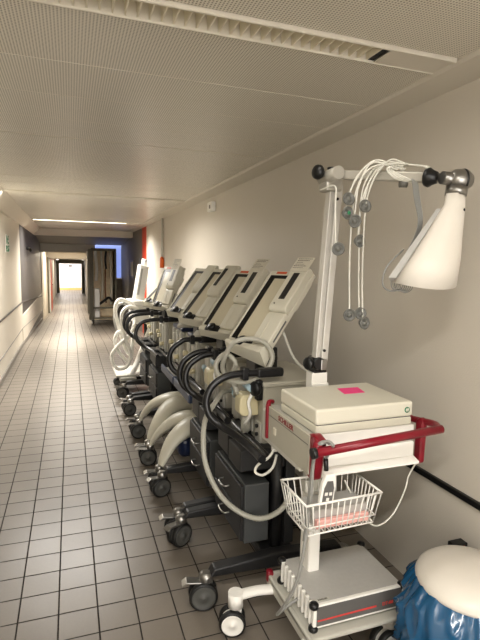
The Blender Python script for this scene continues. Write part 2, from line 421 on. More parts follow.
# ------------------------------------------------------------------ castor
def castor(parent, x, y, r=.058, dirx=-1, m_h=None, lever=True, ang=0, twin=True, top=.155, hubw=False, nm='castor'):
    """two-wheeled swivel castor in the local frame of its thing"""
    T = Matrix.Translation((x, y, 0)) @ Matrix.Rotation(ang, 4, 'Z')
    fork = newbm()
    lathe(fork, [(.022, .118), (.03, .125), (.03, top), (.016, top+.01)], T @ Matrix.Translation((.0, 0, 0)), 16)
    prism(fork, [(-.028, .07), (.012, .045), (.03, .12), (-.02, .128)], -.006 if twin else -.03, .006 if twin else -.024, 'Y', T, .002)
    if not twin: prism(fork, [(-.028, .07), (.012, .045), (.03, .12), (-.02, .128)], .024, .03, 'Y', T, .002)
    c = obj(nm, fork, m_h or M['steel'], parent)
    ty = newbm(); hb = newbm()
    offs = (-.021, .021) if twin else (0,)
    for s in offs:
        W = T @ Matrix.Translation((-.012, s, r)) @ Matrix.Rotation(PI/2, 4, 'X')
        w = .013 if twin else .017
        lathe(ty, [(r*.80, -w), (r*.94, -w), (r, -w*.55), (r, w*.55), (r*.94, w), (r*.80, w), (r*.80, -w)], W, 32, caps=False)
        lathe(hb, [(.0, -w-.004), (.008, -w-.004), (.01, -w+.001), (r*.66, -w+.003), (r*.76, -w-.001), (r*.82, -w), (r*.82, w), (r*.76, w+.001), (r*.66, w-.003), (.01, w-.001), (.008, w+.004), (0, w+.004)], W, 32)
    obj('tyre', ty, M['tyre'], c); obj('wheel', hb, M['white'] if hubw else M['wheelg'], c)
    if lever:
        lv = newbm()
        prism(lv, [(-.02, .128), (-.085, .135), (-.105, .122), (-.105, .116), (-.082, .126), (-.02, .118)], -.022, .022, 'Y', T, .002)
        obj('brake_lever', lv, M['steel'], c)
    return c

# ------------------------------------------------------------------ ventilators
def ptrans(O, th, ps):
    """frame of a tilted panel: x to the near side, y up the slope, z out of the screen; O is the far bottom corner"""
    th, ps = R(th), R(ps)
    u = Vector((math.sin(ps), -math.cos(ps), 0)); nh = Vector((-math.cos(ps), -math.sin(ps), 0))
    v = -nh*math.sin(th)+Vector((0, 0, math.cos(th))); n = nh*math.cos(th)+Vector((0, 0, math.sin(th)))
    return Matrix(((u.x, v.x, n.x, O[0]), (u.y, v.y, n.y, O[1]), (u.z, v.z, n.z, O[2]), (0, 0, 0, 1)))
def ventilator(style, loc, rz, label, base='dark', paper=True, module='square', th=41, ps=25, panel_len=.46, O=(.77, 0, 1.1), loops=((-.11, -.34),), drawers=True, valve=True, halfspan=.25):
    pz = O[2]
    t = thing('ventilator', label, 'ventilator', loc, rz, 'row of ventilators parked along the wall')
    H = halfspan
    cm = M['cart'] if base == 'dark' else M['cream']
    # ---- undercarriage
    if base == 'dark':
        bm = newbm()
        for s in (-1, 1):
            prism(bm, [(-.36, .150), (-.34, .186), (-.05, .205), (.28, .186), (.30, .15), (.0, .135)], s*H-.028, s*H+.028, 'Y', I4, .008)
        box(bm, -.10, .06, -H, H, .14, .19, .01)
        obj('base', bm, M['cart'], t)
        bm = newbm(); cyl(bm, (-.02, -.19, .18), (-.02, -.19, .74), .026); cyl(bm, (-.02, .19, .18), (-.02, .19, .74), .026); box(bm, .02, .07, -.2, .2, .19, .7, .005); obj('column', bm, M['cart'], t)
    else:
        for s in (-1, 1):
            bm = newbm()
            tube(bm, [(.04, s*.03, .33), (-.06, s*.06, .365), (-.17, s*.11, .36), (-.265, s*(H-.06), .30), (-.33, s*(H-.02), .215), (-.365, s*H, .145)],
                 lambda q: .105*(1-q)**1.1+.027, 16, 6, True, .58)
            obj('front_leg', bm, M['cream'], t)
            bm = newbm()
            tube(bm, [(.03, s*.05, .36), (.15, s*.14, .34), (.26, s*.21, .24), (.30, s*.23, .15)], lambda q: .06*(1-q)+.024*q, 12, 6, True, .6)
            obj('rear_leg', bm, M['cream'], t)
        bm = newbm(); box(bm, -.22, .2, -.13, .13, .15, .31, .05, 4); obj('battery_cover', bm, M['navy'], t)
        bm = newbm(); box(bm, -.07, .08, -.11, .05, .34, .66, .03, 4); obj('column', bm, M['cream'], t)
        bm = newbm(); box(bm, -.17, .18, -.22, .24, .585, .605, .006); box(bm, .1, .18, -.2, .2, .6, .7, .01); obj('tray', bm, M['greyw'], t)
        bm = newbm()
        box(bm, -.185, -.165, -.24, .25, .575, .635, .008, 3); box(bm, -.185, .18, -.245, -.225, .575, .635, .008, 3)
        obj('tray_bumper', bm, M['bluegrey'], t)
    for sx, sy in ((-1, -1), (-1, 1), (1, -1), (1, 1)):
        castor(t, sx*.37 if sx < 0 else .31, sy*H, .063, lever=sx < 0, ang=random.uniform(-.35, .35) if (sx > 0 or style != 'A') else (-.15 if sy < 0 else .5))
    # ---- drawers
    if drawers:
        bm = newbm(); box(bm, -.185, -.065, -.215, .215, .235, .515, .006); obj('drawer_unit', bm, M['cartside'], t)
        for k, z in enumerate((.245, .38)):
            bm = newbm(); box(bm, -.2, -.183, -.205, .205, z, z+.125, .004)
            d = obj('drawer', bm, M['cart'], t)
            bm = newbm(); tube(bm, [(-.2, -.045, z+.06), (-.226, -.04, z+.058), (-.232, 0, z+.056), (-.226, .04, z+.058), (-.2, .045, z+.06)], .0045, 8, 5)
            obj('handle', bm, M['steel'], d)
        bm = newbm(); box(bm, -.20, .15, -.19, -.02, .565, .665, .006); obj('accessory_drawer', bm, M['cart'], t)
        bm = newbm(); box(bm, -.19, .15, .02, .19, .56, .68, .006); obj('power_unit', bm, M['cart'], t)
    # ---- body
    bx = -.07
    bm = newbm(); box(bm, bx, .24, -.13, .31, .655, .94, .010, 3); box(bm, bx-.006, .25, -.14, .315, .935, .957, .005, 2)
    b = obj('body', bm, M['bodyg'], t)
    if base != 'dark':
        bm = newbm(); box(bm, bx-.02, .2, -.12, .22, .957, .99, .012, 3); obj('top_cover', bm, M['navy'], t)
    if valve:
        bm = newbm(); box(bm, bx-.008, bx, .10, .19, .69, .955, .003); box(bm, bx-.01, bx, .205, .30, .68, .95, .003); box(bm, bx-.008, bx, -.01, .085, .68, .955, .003); box(bm, bx-.012, bx, -.125, -.06, .665, .76, .003)
        obj('front_plate', bm, M['greyw'], b)
        bm = newbm(); prism(bm, [(-.165, .80), (-.15, .785), (bx, .785), (bx, .885), (-.15, .89), (-.165, .87)], -.075, .005, 'Y', I4, .008)
        v = obj('water_trap', bm, M['valve'], t)
        bm = newbm(); cyl(bm, (-.12, -.03, .70), (-.12, -.03, .785), .022); cyl(bm, (-.12, -.03, .69), (-.12, -.03, .705), .014); obj('cup', bm, M['hose'], v)
        bm = newbm(); cyl(bm, (-.12, -.10, .925), (-.12, -.02, .925), .017); obj('hose_connector', bm, M['lblue'], t)
        bm = newbm(); cyl(bm, (-.13, .09, .845), (-.12, .17, .85), .016); obj('hose_connector', bm, M['lblue'], t)
        bm = newbm(); lathe(bm, [(.012, 0), (.032, .01), (.036, .025), (.03, .035), (0, .037)], AX((-.085, -.105, .925), (-1, -.3, 0)), 14); box(bm, -.10, bx, -.125, -.085, .87, .965, .006); obj('clamp_knob', bm, M['black'], t)
        for y_, z_ in ((-.095, .742), (-.095, .702)):
            bm = newbm(); cyl(bm, (bx-.01, y_, z_), (bx-.022, y_, z_), .009, 10); obj('screw', bm, M['black'], t)
        bm = newbm(); tube(bm, [(-.10, -.09, .92), (-.13, -.095, .86), (-.12, -.09, .80), (-.13, -.05, .74)], .008, 8, 6); obj('gas_tube', bm, M['white'], t)
        bm = newbm(); tube(bm, [(bx, .10, .70), (-.09, .10, .80), (-.10, .105, .86)], .009, 8, 6); obj('gas_tube', bm, M['white'], t)
    else:
        for k, y_ in enumerate((-.10, -.04, .03, .10, .17)):
            bm = newbm(); box(bm, bx-.03-.012*(k % 2), bx, y_-.024, y_+.024, .68+.02*(k % 3), .955-.03*(k % 2), .008, 2); c_ = obj('connector_block', bm, M['greyw'], t)
            if k in (0, 2, 3):
                bm = newbm(); cyl(bm, (bx-.04, y_, .76+.03*k), (bx-.075, y_, .76+.03*k), .018, 12); obj('port', bm, M['valve'], c_)
        bm = newbm(); lathe(bm, [(.085, 0), (.08, .02), (.06, .045), (.03, .058), (0, .062)], Matrix.Translation((-.02, -.03, .985)), 20); obj('dome_cap', bm, M['greyw'], t)
    # ---- handle: a tube that comes forward over the body, drops and runs along the front
    for ya, hx in loops:
        bm = newbm()
        tube(bm, [(.03, ya, 1.0), (-.10, ya, 1.0), (-.20, ya, 1.0), (hx+.075, ya, .985), (hx+.022, ya, .945), (hx, ya-.005, .885), (hx+.012, ya-.02, .825), (hx+.055, ya-.05, .782), (hx+.10, ya-.14, .762), (hx+.125, ya-.27, .748), (hx+.13, ya-.36, .742)], .0165, 14, 7)
        h = obj('push_handle', bm, M['blackg'], t)
        bm = newbm(); box(bm, -.175, -.145, ya-.024, ya+.024, .972, 1.03, .006); obj('handle_clamp', bm, M['black'], h)
        bm = newbm(); box(bm, -.10, .03, ya-.021, ya+.021, .979, 1.021, .009, 2); obj('handle_grip', bm, M['black'], h)
    bm = newbm(); tube(bm, [(-.02, .2, .66), (-.10, .19, .675), (-.125, .12, .68), (-.12, -.1, .68), (-.115, -.34, .675)], .014, 10, 5); obj('lower_rail', bm, M['blackg'], t)
    # ---- operating panel, tilted back on the body
    wi = WM[t.name].inverted()
    P = wi @ ptrans(O, th, ps); L = panel_len; W = .285
    bm = newbm()
    box(bm, 0, W, 0, L, -.03, .0, .006, 2, P)
    box(bm, 0, .010, 0, L, -.002, .008, .002, 1, P); box(bm, 0, .18, L-.030, L, -.002, .006, .002, 1, P); box(bm, 0, .18, 0, .010, -.002, .008, .002, 1, P)
    pn = obj('panel', bm, M['cream'], t)
    bm = newbm(); box(bm, .010, .178, .010, L-.030, .0, .003, 0, 1, P); obj('bezel', bm, M['glassd'], pn)
    bm = newbm(); box(bm, .052, .176, .020, L-.055, .002, .0045, 0, 1, P); obj('screen', bm, M['screen'], pn)
    if style != 'C' and style != 'D':
        bm = newbm(); box(bm, .045, .115, L-.022, L-.007, .005, .0075, 0, 1, P); obj('alarm_lamp', bm, M['orange'], pn)
    lo = L*.40
    if module == 'square':
        bm = newbm()
        prism(bm, [(lo, .0), (L+.0, .0), (L, .035), (L-.02, .045), (lo+.02, .045), (lo, .036)], .172, W, 'X', P, .007)
        prism(bm, [(lo+.01, -.02), (lo+.07, -.042), (L-.05, -.04), (L-.005, .0), (lo, .02)], .20, W-.003, 'X', P, .006)
        mo = obj('control_module', bm, M['cream'], pn)
        bm = newbm(); box(bm, .206, .245, lo+.065, L-.045, .0440, .0462, .001, 1, P); obj('display_window', bm, M['lens'], mo)
        bm = newbm(); cyl(bm, P @ Vector((.20, lo+.035, .044)), P @ Vector((.20, lo+.035, .048)), .004, 10); obj('button', bm, M['ink'], mo)
    else:
        bm = newbm()
        prism(bm, [(lo, .0), (L+.01, .0), (L+.025, .012), (L+.01, .040), (lo+.03, .045), (lo, .03)], .172 if module == 'round' else .15, W, 'X', P, .012)
        prism(bm, [(lo+.02, -.02), (lo+.09, -.05), (L-.07, -.055), (L-.0, -.03), (L+.0, .0)], .19, W-.003, 'X', P, .014)
        mo = obj('control_module', bm, M['cream'], pn)
        if module == 'slot':
            bm = newbm(); box(bm, .175, .205, lo+.08, L-.03, .040, .047, .001, 1, P); obj('display_window', bm, M['lens'], mo)
    bm = newbm()
    prism(bm, [(0, -.02), (lo, -.02), (lo, .018), (lo-.02, .024), (.0, .020)], .172, W, 'X', P, .006)
    box(bm, .215, .2175, .02, lo-.02, .020, .0245, 0, 1, P)
    lm = obj('lower_module', bm, M['cream'], pn)
    bm = newbm(); box(bm, W-.004, W+.002, .03, lo-.03, -.012, -.002, .001, 1, P); obj('side_slot', bm, M['dgrey'], lm)
    if paper:
        bm = newbm(); box(bm, .172, W, L-.035, L+.062, .0465, .0485, 0, 1, P)
        pp = obj('label_card', bm, M['paper'], pn)
        bm = newbm()
        for k, (w0, w1) in enumerate(((.185, .275), (.185, .262), (.185, .225), (.182, .24), (.178, .26), (.178, .245))):
            v = L+.050-k*.0125
            h_ = .0032 if k in (0, 1, 4) else .0018
            x = w0
            while x < w1:
                wl = random.uniform(.006, .016); box(bm, x, min(x+wl, w1), v, v+h_, .0483, .0491, 0, 1, P); x += wl+.0025
        obj('printed_lines', bm, M['ink'], pp)
    # chin under the panel with knob
    cs = 1 if style == 'A' else .55
    bm = newbm()
    for q in ((0, .004, 0), (W, .004, 0), (0, .004, -.03), (W, .004, -.03), (0, -.03, .012), (W+.0, -.062*cs, .035*cs), (0, -.05, -.03), (W, -.09*cs, -.05), (.0, -.012, .02), (W, -.035*cs, .042*cs)):
        bm.verts.new(P @ Vector(q))
    bmesh.ops.convex_hull(bm, input=bm.verts)
    ch = obj('panel_chin', bm, M['cream'], t)
    kp = P @ Vector((.12, -.01, .02)); kn = (P.to_3x3() @ Vector((0, .2, 1))).normalized()
    bm = newbm(); lathe(bm, [(.028, 0), (.028, .014), (.02, .02), (0, .021)], AX(kp, kn), 18); box(bm, .07, .19, -.035, .0, .018, .028, .004, 2, P); obj('rotary_knob', bm, M['black'], ch)
    c0 = P @ Vector((.15, .02, -.05))
    bm = newbm(); box(bm, c0.x-.03, c0.x+.09, c0.y-.07, c0.y+.07, .95, c0.z, .01); obj('panel_mount', bm, M['black'], t)
    c1 = P @ Vector((.27, .12, -.04))
    bm = newbm(); tube(bm, [c1, c1+Vector((.05, -.03, -.13)), (.17, -.10, .99), (.23, -.12, .975)], .008, 8, 6); obj('panel_cable', bm, M['greyw'], t)
    return t
G5 = 'ventilator'
vA = ventilator('A', (.90, 2.13, 0), 0, 'nearest ventilator, with a looped translucent breathing hose and dark two-drawer cart', 'dark', True, 'square', th=43, panel_len=.48, O=(.772, 2.35, 1.108))
vB = ventilator('B', (.90, 2.70, 0), 0, 'second ventilator from the front, charcoal cart with printed card on its tilted panel', 'dark', True, 'square', O=(.773, 2.9, 1.105), loops=((-.20, -.325), (-.10, -.335)))
vC = ventilator('C', (.90, 3.25, 0), 0, 'middle ventilator of the row on an arched white base, panel with a dark slot', 'white', False, 'slot', drawers=False, valve=False, loops=((-.22, -.31),), halfspan=.2, O=(.748, 3.4, 1.121), th=44)
vD = ventilator('D', (.90, 3.78, 0), 0, 'ventilator with a rounded panel top on the farther arched white base', 'white', False, 'round', drawers=False, valve=False, loops=(), halfspan=.25, O=(.758, 3.9, 1.117), panel_len=.44)
vE = ventilator('E', (.90, 4.42, 0), 0, 'ventilator with a small card clipped over its panel, dark drawers, behind the white-based pair', 'dark', True, 'square', th=24, panel_len=.37, loops=((-.25, -.38),), valve=False, O=(.714, 4.5, 1.117))
vF = ventilator('F', (.90, 5.05, 0), 0, 'farthest dark-based ventilator, mostly hidden beside the white machine', 'dark', False, 'round', th=50, panel_len=.38, valve=False, loops=((-.38, -.40), (-.10, -.40)), O=(.74, 5.15, 1.09))
# breathing hoses
hoseA = newbm()
tube(hoseA, [(.757,2.27,.855),(.70,2.22,.86),(.635,2.13,.84),(.575,2.08,.78),(.55,2.02,.68),(.555,1.97,.59),(.605,1.93,.48),(.69,1.90,.40),(.77,1.85,.385),(.84,1.80,.44),(.90,1.82,.5)], .0112, 12, 14, ring=.10)
single('breathing_hose', hoseA, M['hose'], (.75, 2.1, .45), 'translucent ribbed hose sweeping down in front of the nearest dark drawers', 'hose', 'ventilator hoses')
bm = newbm()
tube(bm, [(.735,2.10,.925),(.70,2.14,.95),(.68,2.16,1.0),(.685,2.13,1.07),(.72,2.1,1.135),(.80,2.08,1.15),(.87,2.07,1.12),(.895,2.06,1.06),(.86,2.05,1.0),(.79,2.04,.965),(.72,2.05,.955),(.66,2.14,.965),(.65,2.17,1.02),(.69,2.15,1.07),(.73,2.12,1.03),(.715,2.13,.96),(.73,2.1,.90),(.74,2.14,.87)], .0112, 12, 12, ring=.10)
single('breathing_hose', bm, M['hose'], (.75, 2.1, .95), 'coiled translucent hose looping over the nearest black push handle', 'hose', 'ventilator hoses')

# ------------------------------------------------------------------ white respirator at the far end of the row
g = thing('respirator', 'tall white respirator on a cart with thick white hoses, last in the row', 'respirator', (.75, 5.8, 0))
bm = newbm()
prism(bm, [(.69, 1.05), (.80, 1.05), (.86, 1.44), (.76, 1.47)], 5.62, 5.84, 'Y', I4, .012)
cyl(bm, (.815, 5.73, 1.44), (.825, 5.73, 1.53), .03)
obj('display_head', bm, M['white'], g, True)
bm = newbm(); prism(bm, [(.715, 1.12), (.725, 1.12), (.775, 1.42), (.765, 1.42)], 5.60, 5.615, 'Y'); prism(bm, [(.712, 1.12), (.74, 1.12), (.79, 1.42), (.765, 1.42)], 5.605, 5.62, 'Y'); obj('display', bm, M['lgrey'], g, True)
bm = newbm(); box(bm, .66, .98, 5.58, 5.98, .78, 1.04, .05, 4); box(bm, .62, .9, 5.55, 5.9, .99, 1.06, .02, 3); obj('body', bm, M['white'], g, True)
bm = newbm(); tube(bm, [(.93, 5.75, .8), (.84, 5.65, .62), (.68, 5.5, .3), (.60, 5.45, .2)], .035, 10, 4); tube(bm, [(.98, 5.8, .8), (.92, 5.7, .58), (.76, 5.55, .22)], .03, 10, 4); obj('slanted_leg', bm, M['white'], g, True)
bm = newbm(); box(bm, .46, 1.0, 5.42, 5.95, .20, .225, .006); box(bm, .5, .68, 5.4, 5.6, .16, .2, .006); obj('base_plate', bm, M['greyw'], g, True)
bm = newbm(); box(bm, .52, .95, 5.5, 5.9, .10, .2, .006); cyl(bm, (.85, 5.8, .2), (.85, 5.8, .8), .03); obj('column', bm, M['black'], g, True)
bm = newbm(); tube(bm, [(.70,5.58,.98),(.60,5.5,1.05),(.50,5.46,1.07),(.46,5.46,.96),(.50,5.46,.76),(.56,5.46,.54),(.61,5.48,.46),(.57,5.45,.64),(.49,5.42,.72),(.45,5.42,.60),(.53,5.42,.44),(.62,5.46,.40),(.66,5.5,.7)], .021, 12, 10); obj('hose', bm, M['hosew'], g, True)
bm = newbm(); tube(bm, [(.73,5.6,.96),(.60,5.42,1.0),(.52,5.36,.92),(.54,5.36,.72),(.61,5.36,.48),(.57,5.36,.34),(.46,5.38,.32),(.41,5.4,.46),(.50,5.36,.60),(.62,5.4,.70),(.68,5.52,.82)], .019, 12, 10); obj('hose', bm, M['hosew'], g, True)
bm = newbm(); tube(bm, [(.70,5.6,.9),(.58,5.5,1.02),(.49,5.52,1.0),(.46,5.54,.84),(.52,5.56,.7),(.64,5.6,.8)], .018, 12, 10); obj('hose', bm, M['lgrey'], g, True)
for x_, y_ in ((.52, 5.47), (.95, 5.47), (.52, 5.88), (.95, 5.88)):
    T_ = WM[g.name].inverted() @ Vector((x_, y_, 0)); castor(g, T_.x, T_.y, .045, lever=False, top=.12)

# ------------------------------------------------------------------ ECG cart
ct = thing('equipment_cart', 'white equipment cart with crimson handle, wire basket and tall jointed arm', 'cart', (1.0, 1.55, 0))
W_ = dict(parent=ct, world=True)
def part(name, bm, m, parent=ct): return obj(name, bm, m, parent, True)
bm = newbm(); prism(bm, [(.755, .765), (1.245, .765), (1.245, .80), (1.23, .905), (.775, .905), (.755, .89)], 1.47, 1.83, 'Y', I4, .004); part('top_housing', bm, M['greyw'])
bm = newbm(); box(bm, .752, .764, 1.40, 1.755, .785, .925, .003); part('side_panel', bm, M['bodyg'])
sp_ = ct.children[-1]
bm = newbm()
box(bm, .7495, .753, 1.675, 1.70, .825, .853, .001, 1)
obj('panel_mark', bm, M['paper'], sp_, True)
bm = newbm(); box(bm, .7508, .7525, 1.405, 1.75, .889, .891); obj('groove', bm, M['dgrey'], sp_, True)
Tt = Matrix(((0,0,-1,.7515),(-1,0,0,1.59),(0,1,0,.906),(0,0,0,1)))
textmesh('lettering', 'SCHILLER', .027, Tt, M['redtext'], sp_, sx=1.15, bold=.0006)
bm = newbm(); box(bm, .80, 1.222, 1.445, 1.475, .845, .905, .004); box(bm, .80, 1.222, 1.44, 1.475, .768, .84, .004); prism(bm, [(1.405, .765), (1.44, .772), (1.44, .785), (1.405, .775)], .80, 1.222, 'X', I4, .002); part('front_fascia', bm, M['white'])
# crimson handle
bm = newbm()
tube(bm, [(.735, 1.32, .897), (1.232, 1.315, .930)], .0150, 16, 0)
tube(bm, [(1.222, 1.318, .930), (1.255, 1.38, .925), (1.262, 1.50, .905), (1.262, 1.60, .90)], .013, 12, 6)
prism(bm, [(1.425, .925), (1.445, .93), (1.465, .915), (1.465, .76), (1.445, .745), (1.43, .755)], 1.243, 1.268, 'X', I4, .006)
prism(bm, [(1.345, .925), (1.39, .935), (1.43, .92), (1.43, .78), (1.40, .768), (1.375, .775)], .756, .792, 'X', I4, .008)
tube(bm, [(.765, 1.38, .915), (.752, 1.33, .90)], .016, 12, 0)
h = part('handle', bm, M['red'])
bm = newbm(); box(bm, .744, .766, 1.756, 1.775, .785, .928, .006, 3); tube(bm, [(.754, 1.766, .922), (.765, 1.78, .934), (.785, 1.79, .93)], .010, 10, 4); part('rear_clamp', bm, M['red'])
bm = newbm(); cyl(bm, (.735, 1.32, .897), (.72, 1.32, .896), .018); obj('end_cap', bm, M['black'], h, True)
# column, basket
bm = newbm(); box(bm, .855, .905, 1.56, 1.64, .20, .80, .008, 3); part('column', bm, M['white'])
def basket():
    bm = newbm()
    zt, zb = .722, .606
    t0 = [(.705, 1.315), (1.0, 1.325), (1.0, 1.50), (.705, 1.515)]
    b0 = [(.725, 1.335), (.985, 1.345), (.985, 1.485), (.725, 1.495)]
    for zz, q, r_ in ((zt, t0, .0042), (zb, b0, .003), ((zt*.25+zb*.75), [tuple(Vector(a)*.25+Vector(b)*.75) for a, b in zip(t0, b0)], .002)):
        for i in range(4):
            a, b_ = q[i], q[(i+1) % 4]; cyl(bm, (a[0], a[1], zz), (b_[0], b_[1], zz), r_, 8)
        for a in q: lathe(bm, [(0, -r_), (r_*.8, -r_*.6), (r_, 0), (r_*.8, r_*.6), (0, r_)], Matrix.Translation((a[0], a[1], zz)), 8)
    def L2(a, b_, k): return (a[0]+(b_[0]-a[0])*k, a[1]+(b_[1]-a[1])*k)
    for i, n in ((0, 12), (1, 8), (2, 12), (3, 8)):
        for k in range(n+1):
            q = k/n
            a = L2(t0[i], t0[(i+1) % 4], q); b_ = L2(b0[i], b0[(i+1) % 4], q)
            cyl(bm, (a[0], a[1], zt), (b_[0], b_[1], zb), .0022, 6)
    for k in range(13):
        a = L2(b0[0], b0[1], k/12); b_ = L2(b0[3], b0[2], k/12); cyl(bm, (a[0], a[1], zb), (b_[0], b_[1], zb), .002, 6)
    for k in range(1, 5):
        a = L2(b0[0], b0[3], k/5); b_ = L2(b0[1], b0[2], k/5); cyl(bm, (a[0], a[1], zb), (b_[0], b_[1], zb), .002, 6)
    return bm
part('wire_basket', basket(), M['white'])
bm = newbm(); box(bm, .80, .90, 1.505, 1.55, .66, .71, .004); part('basket_bracket', bm, M['greyw'])
# lower shelf and base
bm = newbm(); box(bm, .755, 1.21, 1.35, 1.74, .185, .203, .006, 2); box(bm, .755, .772, 1.345, 1.74, .155, .207, .006, 2); box(bm, 1.193, 1.21, 1.345, 1.74, .155, .207, .006, 2); box(bm, .77, 1.2, 1.725, 1.74, .16, .207, .004); part('lower_shelf', bm, M['greyw'])
bm = newbm(); box(bm, .752, .78, 1.715, 1.745, .17, .222, .008, 2); part('corner_cap', bm, M['red'])
for s, (hx_, hy_) in enumerate(((.605, 1.70), (1.16, 1.69), (.62, 1.26), (1.14, 1.42))):
    bm = newbm()
    ax = .79 if hx_ < 1 else 1.27; ay = 1.68 if hy_ > 1.5 else 1.40; ax = 1.16 if hx_ > 1 else ax
    tube(bm, [(ax, ay, .165), ((ax+hx_)/2, (ay+hy_)/2+.01, .163), (hx_, hy_, .16)], .024, 12, 4, True, .75)
    cyl(bm, (hx_, hy_, .118), (hx_, hy_, .178), .031)
    leg = part('leg', bm, M['white'])
    c = castor(ct, hx_-1.0, hy_-1.55, .054, lever=False, ang=-.3 if s == 0 else random.uniform(0, 3), top=.12, hubw=True, m_h=M['white'])
# jointed arm
bm = newbm(); box(bm, .955, 1.03, 1.775, 1.83, .88, 1.045, .004); box(bm, .952, 1.033, 1.768, 1.776, .955, 1.0, .002); part('arm_mount', bm, M['white'])
am = ct.children[-1]
bm = newbm()
for x_ in (.968, .993, 1.018): cyl(bm, (x_, 1.769, .975), (x_, 1.763, .975), .0055, 10)
obj('screw', bm, M['black'], am, True)
bm = newbm(); box(bm, .965, 1.025, 1.775, 1.825, 1.043, 1.055, .003); cyl(bm, (.985, 1.76, 1.085), (.985, 1.84, 1.085), .026); lathe(bm, [(.012, 0), (.026, .006), (.028, .022), (.02, .03), (0, .031)], AX((.958, 1.79, 1.085), (-1, -.3, 0)), 12); part('lower_joint', bm, M['black'])
bm = newbm(); box(bm, .988, 1.016, 1.758, 1.79, 1.058, 1.105, .004); part('joint_plate', bm, M['steel'])
def strut(bm, x0, x1, dx, y0, y1, z0, z1, bev=.003):
    prism(bm, [(x0, z0), (x1, z0), (x1+dx, z1), (x0+dx, z1)], y0, y1, 'Y', I4, bev)
bm = newbm(); strut(bm, .972, .990, .04, 1.78, 1.82, 1.09, 1.83); strut(bm, .998, 1.028, .04, 1.775, 1.825, 1.09, 1.83); strut(bm, .985, 1.005, .04, 1.788, 1.812, 1.09, 1.83)
po = part('arm_pole', bm, M['alu'])
bm = newbm(); cyl(bm, (1.008, 1.776, 1.14), (1.008, 1.768, 1.14), .006, 10); cyl(bm, (1.04, 1.776, 1.77), (1.04, 1.768, 1.77), .006, 10); obj('bolt', bm, M['black'], po, True)
bm = newbm(); cyl(bm, (1.0, 1.70, 1.862), (1.0, 1.83, 1.855), .026); box(bm, .985, 1.06, 1.765, 1.835, 1.80, 1.865, .008); part('upper_joint', bm, M['alud'])
bm = newbm(); lathe(bm, [(.010, 0), (.024, .008), (.03, .018), (.028, .032), (.018, .04), (0, .041)], AX((.975, 1.79, 1.872), (-1, -.25, .05)), 14); lathe(bm, [(.01, 0), (.02, .006), (.02, .012), (0, .013)], AX((1.02, 1.79, 1.885), (0, 0, 1)), 12); part('arm_knob', bm, M['black'])
b0, b1 = Vector((1.0, 1.79, 1.868)), Vector((1.215, 1.36, 1.803))
d_ = (b1-b0).normalized()
bm = newbm()
Tb = Matrix.Translation(b0) @ d_.to_track_quat('X', 'Z').to_matrix().to_4x4()
box(bm, 0, (b1-b0).length-.03, -.012, .012, -.018, .018, .006, 3, Tb); part('arm_boom', bm, M['alud'])
bm = newbm(); lathe(bm, [(.018, 0), (.03, .006), (.034, .018), (.026, .03), (.02, .046), (0, .05)], AX(b1-d_*.075, d_), 16); part('boom_knob', bm, M['black'])
bm = newbm()
lathe(bm, [(0, -.04), (.024, -.038), (.036, -.02), (.038, 0), (.036, .02), (.024, .038), (0, .04)], AX((1.268, 1.35, 1.798), (1, -.25, 0)), 20)
cyl(bm, (1.20, 1.36, 1.803), (1.26, 1.352, 1.80), .022)
cyl(bm, (1.258, 1.35, 1.775), (1.254, 1.35, 1.745), .036)
part('head_joint', bm, M['steel'])
bm = newbm(); lathe(bm, [(.0375, -.002), (.0392, 0), (.0392, .004), (.0375, .006)], AX((1.276, 1.348, 1.798), (1, -.25, 0)), 20); part('joint_ring', bm, M['black'])
# cone housing: curved front, flat slanted back
def cone():
    bm = newbm(); n = 28; top = []; bot = []
    ct_, cb_ = Vector((1.252, 1.35, 1.75)), Vector((1.152, 1.36, 1.45))
    fr = Vector((.30, -.954, 0)).normalized(); sd = Vector((.954, .30, 0))
    rings = []
    for (c_, r1, r2) in ((ct_, .038, .032), (Vector((1.249, 1.35, 1.712)), .040, .036), (Vector((1.219, 1.353, 1.62)), .070, .056), (Vector((1.189, 1.357, 1.53)), .103, .076), (cb_, .131, .095)):
        rg = []
        for k in range(n):
            a = 2*PI*k/n
            s, f = math.cos(a)*r1, math.sin(a)*r2
            if f < -r2*.45: f = -r2*.45
            zt = 0
            if c_ is cb_: zt = -.022*max(0, f/r2)+.006*math.cos(a)
            rg.append(bm.verts.new(c_+sd*s+fr*f+Vector((0, 0, zt))))
        rings.append(rg)
    for i in range(4):
        for k in range(n):
            f = bm.faces.new([rings[i][k], rings[i][(k+1) % n], rings[i+1][(k+1) % n], rings[i+1][k]]); f.smooth = True
    bm.faces.new(rings[0]); bm.faces.new(rings[-1][::-1])
    bmesh.ops.recalc_face_normals(bm, faces=bm.faces)
    return bm
cn = part('cone_housing', cone(), M['lampw'])
bm = newbm(); lathe(bm, [(0, 0), (.005, .001), (.005, .003), (0, .004)], AX((1.262, 1.316, 1.695), (.3, -.95, .1)), 10); obj('screw', bm, M['black'], cn, True)
bm = newbm()
def slab(bm, P0, P1, w0, w1, th_):
    sd = Vector((-.55, .83, 0)).normalized(); nn = (P1-P0).cross(sd).normalized()
    v = []
    for P_, w in ((P0, w0), (P1, w1)):
        for s1, s2 in ((0, 0), (1, 0), (1, 1), (0, 1)): v.append(bm.verts.new(P_+sd*(w*s1)+nn*(th_*s2)))
    for q in ((0,1,2,3), (7,6,5,4), (0,4,5,1), (1,5,6,2), (2,6,7,3), (3,7,4,0)): bm.faces.new([v[i] for i in q])
    bmesh.ops.recalc_face_normals(bm, faces=bm.faces)
slab(bm, Vector((1.205, 1.355, 1.70)), Vector((1.030, 1.355, 1.462)), .018, .024, .02)
obj('back_plate', bm, M['lgrey'], cn, True)
bm = newbm()
